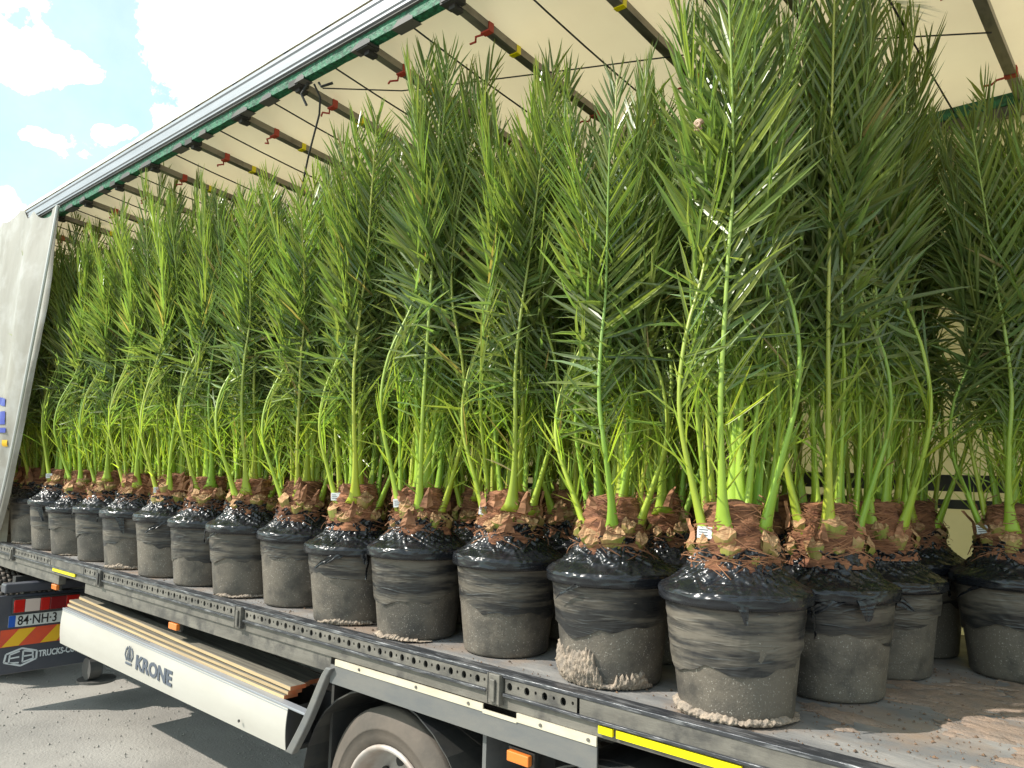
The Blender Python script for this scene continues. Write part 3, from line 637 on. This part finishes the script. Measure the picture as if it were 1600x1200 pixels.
def rachis_mesh(pts, rg, pw=1.):
    k = MB(); n_ = 7; yl = rg.uniform(.8, 1.25); rads = []; cols = []
    for i, p in enumerate(pts):
        s = i/30; r = .0035+.020*math.exp(-s*13)+.0105*max(0, 1-s*.98); rads.append(r*pw)
        c0, c1 = (.32*yl, .45, .035), (.33*yl, .42, .095); q = min(1, s*1.6); cols.append(tuple(lerp(a, b_, q) for a, b_ in zip(c0, c1)))
    vs = []; ref = Vector((0, 1, 0))
    for i, p in enumerate(pts):
        tg = (pts[min(i+1, 30)]-pts[max(i-1, 0)]).normalized(); sd = (ref-tg*ref.dot(tg)).normalized(); o = sd.cross(tg)
        wide = 1+.9*math.exp(-(i/30)*16)
        for a in range(n_):
            an = 2*math.pi*a/n_; vs.append(p+sd*math.cos(an)*rads[i]*wide+o*math.sin(an)*rads[i]*.75)
    o_ = len(k.v); k.v = [tuple(v) for v in vs]; k.c = [c for c in cols for _ in range(n_)]
    k.f = [(i*n_+q, (i+1)*n_+q, (i+1)*n_+(q+1) % n_, i*n_+(q+1) % n_) for i in range(30) for q in range(n_)]+[tuple(range(n_))]; k.mi = [0]*len(k.f)
    return k.mesh('frond', M_rach, True, 'tint')
def leaflets_mesh(lv, rg):
    V = []; Fc = []; C = []; o = 0
    for m, k_, kind, s, w in lv:
        tv, tf = TEMPL[k_]; A = np.array(m); v = tv @ A[:3, :3].T+A[:3, 3]
        V.append(v); Fc += [tuple(i+o for i in f) for f in tf]; o += len(tv); C += [leafcol(s, rg, kind)]*len(tv)
    k = MB(); k.v = np.concatenate(V).tolist(); k.f = Fc; k.c = C; k.mi = [0]*len(Fc)
    return k.mesh('leaflets', M_leaf, False, 'tint')
FR = {'outer': [], 'inner': []}
for i in range(26):
    rg = random.Random(100+i); pts, lv = frond_data(rg, rg.uniform(2.0, 2.3), rg.uniform(.03, .11), rg.uniform(-.03, .03), rg.uniform(.03, .24), rg.uniform(-.09, .09), R(rg.uniform(-50, 50)))
    FR['outer'].append((rachis_mesh(pts, rg), leaflets_mesh(lv, rg), pts, lv))
for i in range(12):
    rg = random.Random(300+i); pts, lv = frond_data(rg, rg.uniform(2.15, 2.35), rg.uniform(.01, .06), rg.uniform(-.01, .03), rg.uniform(.04, .16), rg.uniform(-.05, .05), R(rg.uniform(-50, 50)))
    FR['inner'].append((rachis_mesh(pts, rg), leaflets_mesh(lv, rg), pts, lv))
FR['big'] = []
for i in range(10):
    rg = random.Random(500+i); pts, lv = frond_data(rg, rg.uniform(2.1, 2.3), rg.uniform(.12, .18), rg.uniform(-.03, .03), rg.uniform(.04, .22), rg.uniform(-.08, .08), R(rg.uniform(-40, 40)))
    FR['big'].append((rachis_mesh(pts, rg, 1.1), leaflets_mesh(lv, rg), pts, lv))
# single leaflet meshes for the plants close enough to tell leaflets apart
SINGLE = {}
for kind, s in (('spine', .2), ('mid', .42), ('top', .75)):
    for k_ in range(len(TEMPL)):
        for c in range(4):
            rg = random.Random(k_*10+c); tv, tf = TEMPL[k_]; kk = MB(); kk.add(tv.tolist(), tf, leafcol(s, rg, kind)); SINGLE[(kind, k_, c)] = kk.mesh('leaflet', M_leaf, False, 'tint')

# pot, film, pulp, trunk variants
def pot_mesh(seed):
    k = MB(); rg = random.Random(seed)
    fl = lambda a, h: 1+(.004*max(0, math.cos(a*12+seed))**6 if h < .36 else 0)+.004*math.sin(a*2+seed)
    k.lathe([(.001, .0), (.185, .0), (.193, .004), (.197, .014), (.199, .04), (.214, .17), (.228, .30), (.236, .368), (.253, .370), (.256, .376), (.257, .405), (.253, .414), (.24, .416), (.20, .418), (.001, .418)], 72, fn=fl)
    return k.mesh('pot', M_pot, True)
def film_mesh(seed):
    rg = random.Random(seed); nu, nv = 220, 84; k = MB(); vs = []
    hb = rg.uniform(.17, .27); a0 = rg.uniform(0, 6.28)
    prof = [(0, .232), (.16, .238), (.20, .2405), (.22, .262), (.27, .264), (.31, .255), (.42, .205), (.62, .162), (.78, .150), (1, .160)]
    def pr(t, arr):
        for (t0, r0), (t1, r1) in zip(arr[:-1], arr[1:]):
            if t <= t1: return lerp(r0, r1, (t-t0)/(t1-t0))
        return arr[-1][1]
    for j in range(nv+1):
        t = j/nv
        for i in range(nu):
            a = 2*math.pi*i/nu; ca, sa = math.cos(a), math.sin(a)
            zb = hb+.045*fbm(ca*1.2+seed, sa*1.2, 0, 3)+.03*math.cos(a-a0); zt = .545+.03*fbm(ca*2, sa*2+seed, 0, 4)
            tz = [(0, zb), (.16, .345), (.20, .366), (.22, .370), (.27, .405), (.31, .418), (.42, .445), (.62, .485), (.78, .515), (1, zt)]
            z = pr(t, tz); r = pr(t, prof)
            if t < .2: r = .214+(z-.17)*.108+.004
            amp = .0022 if t < .2 else (.0018 if t < .31 else .007)
            ang = a*1.4+z*11+seed
            w1 = noise.ridged_multi_fractal((ca*2.2+seed, sa*2.2, z*16+a*.0+2.5*ca), 1., 2., 4, .9, 2.)-.9
            w2 = noise.ridged_multi_fractal((math.cos(ang)*1.6, math.sin(ang)*1.6+seed, z*6), 1., 2., 3, .9, 2.)-.9
            if t > .24:
                q = min(1, (t-.24)/.12); sh = z*9
                c1 = abs(noise.noise((ca*5+seed, sa*5, z*34+3*noise.noise((ca*2, sa*2, seed))*4)))
                c2 = abs(noise.noise((math.cos(a+sh)*4.5, math.sin(a+sh)*4.5+seed, z*8)))
                c3 = abs(noise.noise((math.cos(a-sh*.8)*7, math.sin(a-sh*.8)*7-seed, z*10)))
                r += q*(.020*(.3-c1)+.016*(.25-c2)+.012*(.25-c3))
            else:
                c1 = abs(noise.noise((ca*3+seed, sa*3, z*60+6*ca))); c2 = abs(noise.noise((math.cos(a+z*7)*6, math.sin(a+z*7)*6+seed, z*26)))
                r += .003*(.5-c1)+.0025*(.4-c2)
            r += max(-.0015 if t < .31 else -9, amp*(w1*.8+w2*.7))+(.0012 if t < .31 else 0)
            r += .004*math.sin(a*2+seed) if t < .3 else 0
            vs.append((r*ca, r*sa, z))
    k.add(vs, [(j*nu+i, j*nu+(i+1) % nu, (j+1)*nu+(i+1) % nu, (j+1)*nu+i) for j in range(nv) for i in range(nu)])
    k.mi = [1 if (f//nu) < nv*.21 else 0 for f in range(len(k.f))]; k.c = [(.010, .011, .014)]*len(k.v)
    return k.mesh('stretch_film', [M_film, M_filmd], True, 'tint')
def tear_mesh(seed):    # loose flaps of film hanging off the rim
    rg = random.Random(seed); k = MB()
    for _ in range(1):
        a = rg.uniform(0, 6.28); w = rg.uniform(.1, .35); z1 = rg.uniform(.36, .40); l = rg.uniform(.05, .15); sl = rg.uniform(-.5, .5); n_ = 10; vs = []
        for j in range(7):
            for i in range(n_):
                t = j/6; an = a+w*(i/(n_-1)-.5)*(1-.75*t)+sl*t; r = .262+.010*noise.noise((an*26, t*5, seed))+.006; z = z1-l*t+.01*noise.noise((an*9, t, seed)); vs.append((r*math.cos(an), r*math.sin(an), z))
        k.add(vs, [(j*n_+i, j*n_+i+1, (j+1)*n_+i+1, (j+1)*n_+i) for j in range(6) for i in range(n_-1)])
    k.c = [(.012, .013, .016)]*len(k.v); return k.mesh('loose_film', M_film, True, 'tint')
def pulp_mesh(seed, hmax, a0, spread):
    k = MB(); n_ = 190; rows = 16; vs = []
    for j in range(rows+1):
        for i in range(n_):
            u = i/(n_-1); a = a0+spread*(u-.5); edge = math.sin(math.pi*u)**.35; h = hmax*edge*max(.12, .6+.7*fbm(u*5+seed, 0, 0, 5)+.35*math.cos(u*3.1)+.18*noise.noise((u*60, seed, 0))); t = j/rows
            z = h*t; th = .019*math.sin(math.pi*min(1, t*.9+.1))*(edge)+.009*fbm(math.cos(a)*22, math.sin(a)*22, z*70+seed, 5)+.004*noise.noise((a*60, z*160, seed))-.002
            r = .198+z*.1+max(-.006, th)-(.01 if t > .97 else 0); vs.append((r*math.cos(a), r*math.sin(a), z+.001))
    k.add(vs, [(j*n_+i, j*n_+i+1, (j+1)*n_+i+1, (j+1)*n_+i) for j in range(rows) for i in range(n_-1)]); return k.mesh('dried_pulp', M_soil, True)
def trunk_mesh(seed, h=.25):
    k = MB(); nu, nv = 64, 26; vs = []
    for j in range(nv+1):
        t = j/nv
        for i in range(nu):
            a = 2*math.pi*i/nu; ca, sa = math.cos(a), math.sin(a)
            r = (.162-.075*t**1.1)+.016*fbm(ca*3+seed, sa*3, t*5, 4)+.007*(noise.ridged_multi_fractal((ca*2, sa*2, t*14+seed+a*.0), 1, 2, 3, .9, 2)-.9)
            if t > .93: r *= max(.15, (1-t)/.07)
            vs.append((r*ca, r*sa, .47+h*t))
    k.add(vs, [(j*nu+i, j*nu+(i+1) % nu, (j+1)*nu+(i+1) % nu, (j+1)*nu+i) for j in range(nv) for i in range(nu)]); return k.mesh('trunk', M_fibre, True)
def strands_mesh(seed):
    k = MB(); rg = random.Random(seed)
    for _ in range(240):
        a = rg.uniform(0, 6.28); z = rg.uniform(.505, .71); r = .164-(z-.48)*.32; da = rg.choice((-1, 1))*rg.uniform(.3, 1.1); dz = rg.uniform(-.05, .05); w = rg.uniform(.0008, .0024); loose = rg.random() < .25
        vs = []
        for i in range(6):
            t = i/5; an = a+da*t; rr_ = r+.012*math.sin(t*3.1)+rg.uniform(0, .004)+(.035*t*t if loose else 0); zz = z+dz*t-(.03*t*t if loose else 0); p = Vector((rr_*math.cos(an), rr_*math.sin(an), zz)); vs += [p-Vector((0, 0, w)), p+Vector((0, 0, w))+Vector((math.cos(an), math.sin(an), 0))*w]
        k.add(vs, [(2*i, 2*i+2, 2*i+3, 2*i+1) for i in range(5)])
    for _ in range(6):     # papery leaf sheaths, thin curled triangles
        a = rg.uniform(0, 6.28); z = rg.uniform(.52, .68); w = rg.uniform(.02, .042); h = rg.uniform(.05, .11); r0 = .158; tilt = rg.uniform(.1, .6); vs = []
        for i in range(5):
            t = i/4; ww = w*(1-t)**.8+.002; rr_ = r0-(z+h*t-.5)*.14+tilt*.10*t*t
            for s_ in (-1, 0, 1):
                an = a+s_*ww/.14+.3*t*tilt; rq = rr_+.01*(1-abs(s_))+.004*math.sin(t*9+s_); vs.append((rq*math.cos(an), rq*math.sin(an), z+h*t+.01*math.sin(an*7)))
        k.add(vs, [(i*3+q, i*3+q+1, i*3+4+q, i*3+3+q) for i in range(4) for q in range(2)])
    return k.mesh('fibre_strands', M_strand, False)
def stub_mesh(seed):   # cut petiole base: green skin, tan slanted cut
    rg = random.Random(seed); k = MB(); w = rg.uniform(.034, .055); h = rg.uniform(.03, .055); d = .030
    n_ = 7; top = []; bot = []; back = []
    for i in range(n_):
        u = i/(n_-1)*2-1; bul = d*(1-u*u)
        top.append((bul+.008+.004*rg.random(), u*w, h*rg.uniform(.55, 1.0)-.022*(1-u*u))); bot.append((bul*.8, u*w*.8, -.04)); back.append((-.015, u*w*.75, h*(1.35-.5*abs(u))*rg.uniform(.8, 1.25)))
    k.add(bot+top, [(i, i+1, n_+i+1, n_+i) for i in range(n_-1)], mi=1)
    k.add(top+back, [(i, i+1, n_+i+1, n_+i) for i in range(n_-1)], mi=0)
    k.add(back+bot, [(i, i+1, n_+i+1, n_+i) for i in range(n_-1)], mi=1)
    return k.mesh('cut_stub', [M_cut, M_stubg], False)
POTS = [pot_mesh(i) for i in range(5)]; FILMS = [film_mesh(i*3+1) for i in range(9)]; TEARS = [tear_mesh(i) for i in range(9)]
TRUNKS = [trunk_mesh(i*5) for i in range(5)]; STR = [strands_mesh(i) for i in range(6)]; STUBS = [stub_mesh(i) for i in range(8)]
CAMXY = Vector((0, -2.353))

def palm(x, y, seed, label, group, H=1.0, lean=(0, 0), pulp=None, single=0, nout=8, nin=4, tagl=False, special=None, rich=True, yellow=False):
    rg = random.Random(seed)
    t = thing('potted_palm', label, 'potted palm', (x, y, DECK), group); ps = (rg.uniform(.95, 1.03),)*2+(rg.uniform(.94, 1.05),)
    cam_a = math.atan2(CAMXY.y-y, CAMXY.x-x)
    rz = rg.uniform(0, 6.28)
    o = link('pot', rg.choice(POTS), t); o.rotation_euler = (0, 0, rz); o.scale = ps
    o = link('stretch_film', FILMS[seed % len(FILMS)], t); o.rotation_euler = (0, 0, rz+1); o.scale = ps
    if rich:
        for q_ in range(3): o = link('loose_film', TEARS[(seed+q_*5) % len(TEARS)], t); o.rotation_euler = (0, 0, rz+2+q_*1.7); o.scale = ps
    if pulp:
        o = link('dried_pulp', pulp_mesh(seed, *[pulp[0], cam_a+pulp[1], pulp[2]]), t, kind='stuff')
    o = link('trunk', rg.choice(TRUNKS), t); o.rotation_euler = (0, 0, rz)
    if rich:
        o = link('fibre_strands', rg.choice(STR), t, kind='stuff'); o.rotation_euler = (0, 0, rz)
        for k_ in range(9):
            a = cam_a+R(-95+k_*24+rg.uniform(-13, 13)); z = rg.choice((.53, .54, .55, .56, .58, .61)); r = .150-(z-.5)*.3
            o = link('cut_stub', rg.choice(STUBS), t); o.location = (r*math.cos(a), r*math.sin(a), z); o.rotation_euler = (rg.uniform(-.15, .15), rg.uniform(-.05, .5), a); s_ = rg.uniform(.6, 1.0); o.scale = (s_*.8, s_*rg.uniform(.9, 1.2), s_*.9)
    count = 0; first = None
    specs = []
    if special: specs += special
    if rich:
        for a in (R(-75), R(-5), R(72)): specs.append((('big', 'outer')[abs(a) < .5], cam_a+a+rg.uniform(-.3, .3), rg.randrange(10), rg.uniform(.93, 1.05), .105, .575+rg.uniform(-.03, .06)))
    nn = nout-3 if rich else nout
    for k_ in range(nn):
        a = (cam_a + R(-70+k_*360/nout)+rg.uniform(-.25, .25)) if not rich else cam_a+R(105+k_*150/max(1, nn-1))+rg.uniform(-.2, .2)
        specs.append(('outer', a, rg.randrange(26), rg.uniform(.90, 1.03), .10, .59+rg.uniform(-.03, .05)))
    for k_ in range(nin): specs.append(('inner', rg.uniform(0, 6.28), rg.randrange(12), rg.uniform(.97, 1.06), .04, .66))
    for kind, a, idx, sc_, r0, z0 in specs:
        ra, le, pts, lv = FR[kind][idx % len(FR[kind])]
        mt = Matrix.Translation((r0*math.cos(a), r0*math.sin(a), z0)) @ Matrix.Rotation(lean[0], 4, 'X') @ Matrix.Rotation(lean[1], 4, 'Y') @ Matrix.Rotation(a, 4, 'Z') @ Matrix.Rotation(R(rg.uniform(-2.5, 2.5)), 4, 'X') @ Matrix.Diagonal((.86, .86, H*sc_, 1))
        fo = link('frond', ra, t, mtx=mt)
        facing = math.cos(a-cam_a) > .1
        if single > count and facing:
            rest = []
            for it in lv:
                m, k2, kd, s, w = it
                if count < single and s > .30:
                    lo = link('leaflet', SINGLE[(kd, k2, rg.randrange(4))], fo, mtx=m); count += 1
                else: rest.append(it)
            if rest: link('leaflets', leaflets_mesh(rest, rg), fo, kind='stuff')
        else: link('leaflets', le, fo, kind='stuff')
        if first is None and facing: first = (a, r0, z0, pts)
    if tagl and first:
        a, r0, z0, pts = first; k = MB(); k.box(.012, .030, -.026, .026, .0, .040); o = link('paper_tag', k.mesh('paper_tag', M_tag), t)
        o.matrix_local = Matrix.Translation((r0*math.cos(a), r0*math.sin(a), z0)) @ Matrix.Rotation(cam_a*.8+a*.2, 4, 'Z') @ Matrix.Translation((.012, 0, .03)) @ Matrix.Rotation(rg.uniform(-.15, .15), 4, 'X')
        k = MB()
        for z in (.010, .019, .028): k.box(.0302, .0308, -.02, rg.uniform(.0, .02), z, z+.003)
        link('tag_print', k.mesh('tag_print', M_tagink), o)
    return t

# front row, from the corner towards the headboard: x, centre y, height factor, pulp, tag, label
FRONT = [
 (-1.245, 0.262, 1.02, (.045, 0, 3.6), 1, 'nearest potted palm at the row end, big bulging fronds, pale pulp round the pot foot'),
 (-1.787, 0.301, 0.8, (.17, -.55, 2.9), 0, 'shorter palm in a pot half smeared with thick pale pulp, next to the nearest pot'),
 (-2.387, 0.343, 0.88, None, 1, 'palm with a white label, third pot from the near end, no pulp at its foot'),
 (-2.904, 0.265, 1.05, (.03, -.5, 1.8), 1, 'tallest left palm reaching the roof rail, fourth pot from the near end'),
 (-3.412, 0.262, 0.87, (.035, .2, 2.6), 1, 'palm standing over the left side of the visible trailer wheel'),
 (-4.008, 0.317, 0.86, None, 0, 'palm beside the stake pocket left of the visible wheel'),
 (-4.494, 0.262, 0.85, (.03, .2, 2.6), 0, 'palm above the orange painted end of the pale planks'),
 (-5.047, 0.267, 0.9, None, 0, 'palm standing over the middle of the pale plank stack'),
 (-5.569, 0.267, 0.97, None, 1, 'palm standing above the grey crown emblem of the side guard'),
 (-6.139, 0.262, 1.0, (.04, 0, 2.8), 0, 'tall palm with grey crusted pulp under its pot, above the start of the lettering'),
 (-6.709, 0.262, 0.93, None, 0, 'palm above the left half of the plank stack, beyond the tall one with crusted pulp'),
 (-7.264, 0.262, 0.92, (.02, .3, 2.2), 0, 'palm above the left end of the yellow reflective strip'),
 (-7.756, 0.262, 1.04, None, 1, 'palm just left of the far yellow reflective strip'),
 (-8.417, 0.285, 0.92, (.03, 0, 2.6), 0, 'palm above the tractor tail light, pot sunk in film'),
]
for i, (x, y, H, pulp, tg_, lab) in enumerate(FRONT):
    sp = None; nout = 8
    if i == 0:
        ca = math.atan2(CAMXY.y-y, CAMXY.x-x)
        # three big fronds towards the viewer: left bulge, centre, right bulge
        pass
    palm(x, y, 11+i, lab, 'palms of the front row', H, (R(rnd.uniform(-1, 2.0)), R(rnd.uniform(-1.5, 1.5))), pulp, single=(300 if i < 3 else 0), nout=nout, nin=3 if i < 4 else 4, tagl=bool(tg_))
for x, lab in ((-9.02, 'second to last palm, beside the edge of the gathered curtain'), (-9.55, 'last palm of the row, tucked behind the gathered curtain')):
    palm(x, .52, int(-x*10), lab, 'palms of the front row', .93)
# the corner column going across the deck
palm(-1.10, .765, 41, 'second palm in from the open side at the row end, behind the nearest pot', 'palms across the row end', 1.03, (0, R(1)), None, single=200, nout=8)
palm(-1.06, 1.26, 42, 'third palm in from the open side at the row end', 'palms across the row end', 1.0, (0, R(1)), nout=8)
palm(-1.06, 1.79, 43, 'fourth palm in, by the far curtain at the row end, pot in deep shade', 'palms across the row end', .93, nout=8)
# the group standing apart on the right
palm(-.60, 1.62, 44, 'lone palm standing apart on the right in a dark shaded pot', 'palms standing apart on the right', .84, (0, R(-1)), tagl=True, single=0, nout=8)
palm(-.02, 1.95, 45, 'palm at the right edge, only its fronds showing', 'palms standing apart on the right', .84, nout=8)
# the rows behind
palm(-.50, 2.17, 46, 'palm behind the lone right-hand palm, against the far curtain', 'palms standing apart on the right', .82, nout=7)
USED = set()
SHORT = ['the nearest pot', 'the pulp-smeared pot', 'the third pot', 'the fourth pot', 'the pot over the wheel', 'the sixth pot', 'the seventh pot', 'the eighth pot', 'the ninth pot'] + ['the pots beyond']*5
lab2 = 'palm packed into the rows behind the front pots, seen as fronds through the gaps'
s_ = 60
for row, yy in ((2, .80), (3, 1.32), (4, 1.86)):
    x = -1.66-(.1*row % .3)
    while x > (-9.2 if row < 4 else -6.0):
        lab_ = lab2
        if row == 2 and x > -5.2:
            xf = x*(.27+2.353)/(yy+2.353); j_ = sorted(sorted(range(len(FRONT)), key=lambda q: abs(FRONT[q][0]-xf))[:2])
            lab_ = 'second-row palm seen between %s and %s' % (SHORT[j_[0]], SHORT[j_[1]])
        lab_ = lab2 if lab_ in USED else lab_; USED.add(lab_)
        palm(x+rnd.uniform(-.04, .04), yy+rnd.uniform(-.04, .04), s_, lab_, 'palms packed behind the front row', rnd.uniform(.80, .95), (R(rnd.uniform(-1, 1)), R(rnd.uniform(-1.5, 1.5))), nout=7 if row < 4 else 6, nin=3, rich=row == 2, tagl=False)
        s_ += 1; x -= .54
# snail on the big frond
k = MB(); pts = []
for i in range(26):
    a = i/25*4.2*math.pi; r = .017*(1-i/25)**.8+.001; pts.append((r*math.cos(a)*.75, -.006*i/25, r*math.sin(a)*.75))
k.tube(pts, [.0085*(1-i/28)+.0008 for i in range(26)], 8); k.tube([(.012, .004, -.014), (0, .004, -.018), (-.018, .004, -.014)], [.004, .006, .003], 8)
o = link('snail', k.mesh('snail', M_shell, True), loc=(-1.245, .0, 3.275)); tag(o, 'small brown snail on the upper stem of the nearest palm', 'snail')
# crumbled soil on the deck
k = MB()
for q_ in range(150):
    x = rnd.gauss(-.25, .45); y = rnd.gauss(.85, .38)
    if not .2 < y < 2.1: continue
    s = rnd.uniform(.02, .085)*rnd.choice((.6, 1, 1)); n_ = 18; ax = rnd.uniform(1.2, 2.4); an0 = rnd.uniform(-.5, .5)
    def pt(f):
        out_ = []
        for i in range(n_):
            a = 2*math.pi*i/n_; r_ = s*f*(1+.75*fbm(math.cos(a)*1.8+q_, math.sin(a)*1.8, 0, 4)); u, v = r_*ax*math.cos(a), r_*math.sin(a)
            out_.append((x+u*math.cos(an0)-v*math.sin(an0), y+u*math.sin(an0)+v*math.cos(an0)))
        return out_
    o1, o2 = pt(1), pt(.75)
    vs = [(a, b_, DECK-.0035) for a, b_ in o1]+[(a, b_, DECK+.001+.0035*abs(fbm(a*60, b_*60, 0))) for a, b_ in o2]+[(x, y, DECK+.003)]
    k.add(vs, [(i, (i+1) % n_, n_+(i+1) % n_, n_+i) for i in range(n_)]+[(n_+i, n_+(i+1) % n_, 2*n_) for i in range(n_)])
link('mud_smears', k.mesh('mud_smears', mat('dried_mud', (.30, .215, .16), .95, vary=(.22, .175, .145), scale=20, bump=.8, bscale=70), True), kind='stuff')
k = MB()
for _ in range(2600):
    x = rnd.gauss(-.3, .45); y = rnd.gauss(.85, .42)
    if rnd.random() < .25: x = rnd.uniform(-9, -.2); y = rnd.uniform(.08, .35)
    if not .075 < y < 2.3: continue
    s = rnd.uniform(.001, .0042)*rnd.choice((1, 1, 1, 2)); n_ = 5; a0 = rnd.random()*6
    ring = [(x+s*math.cos(a0+i*1.257)*rnd.uniform(.6, 1.3), y+s*math.sin(a0+i*1.257)*rnd.uniform(.6, 1.3), DECK-.002) for i in range(n_)]
    k.add(ring+[(x, y, DECK+s*.6)], [(i, (i+1) % n_, n_) for i in range(n_)])
o = link('soil_crumbs', k.mesh('soil_crumbs', M_dsoil), kind='stuff')
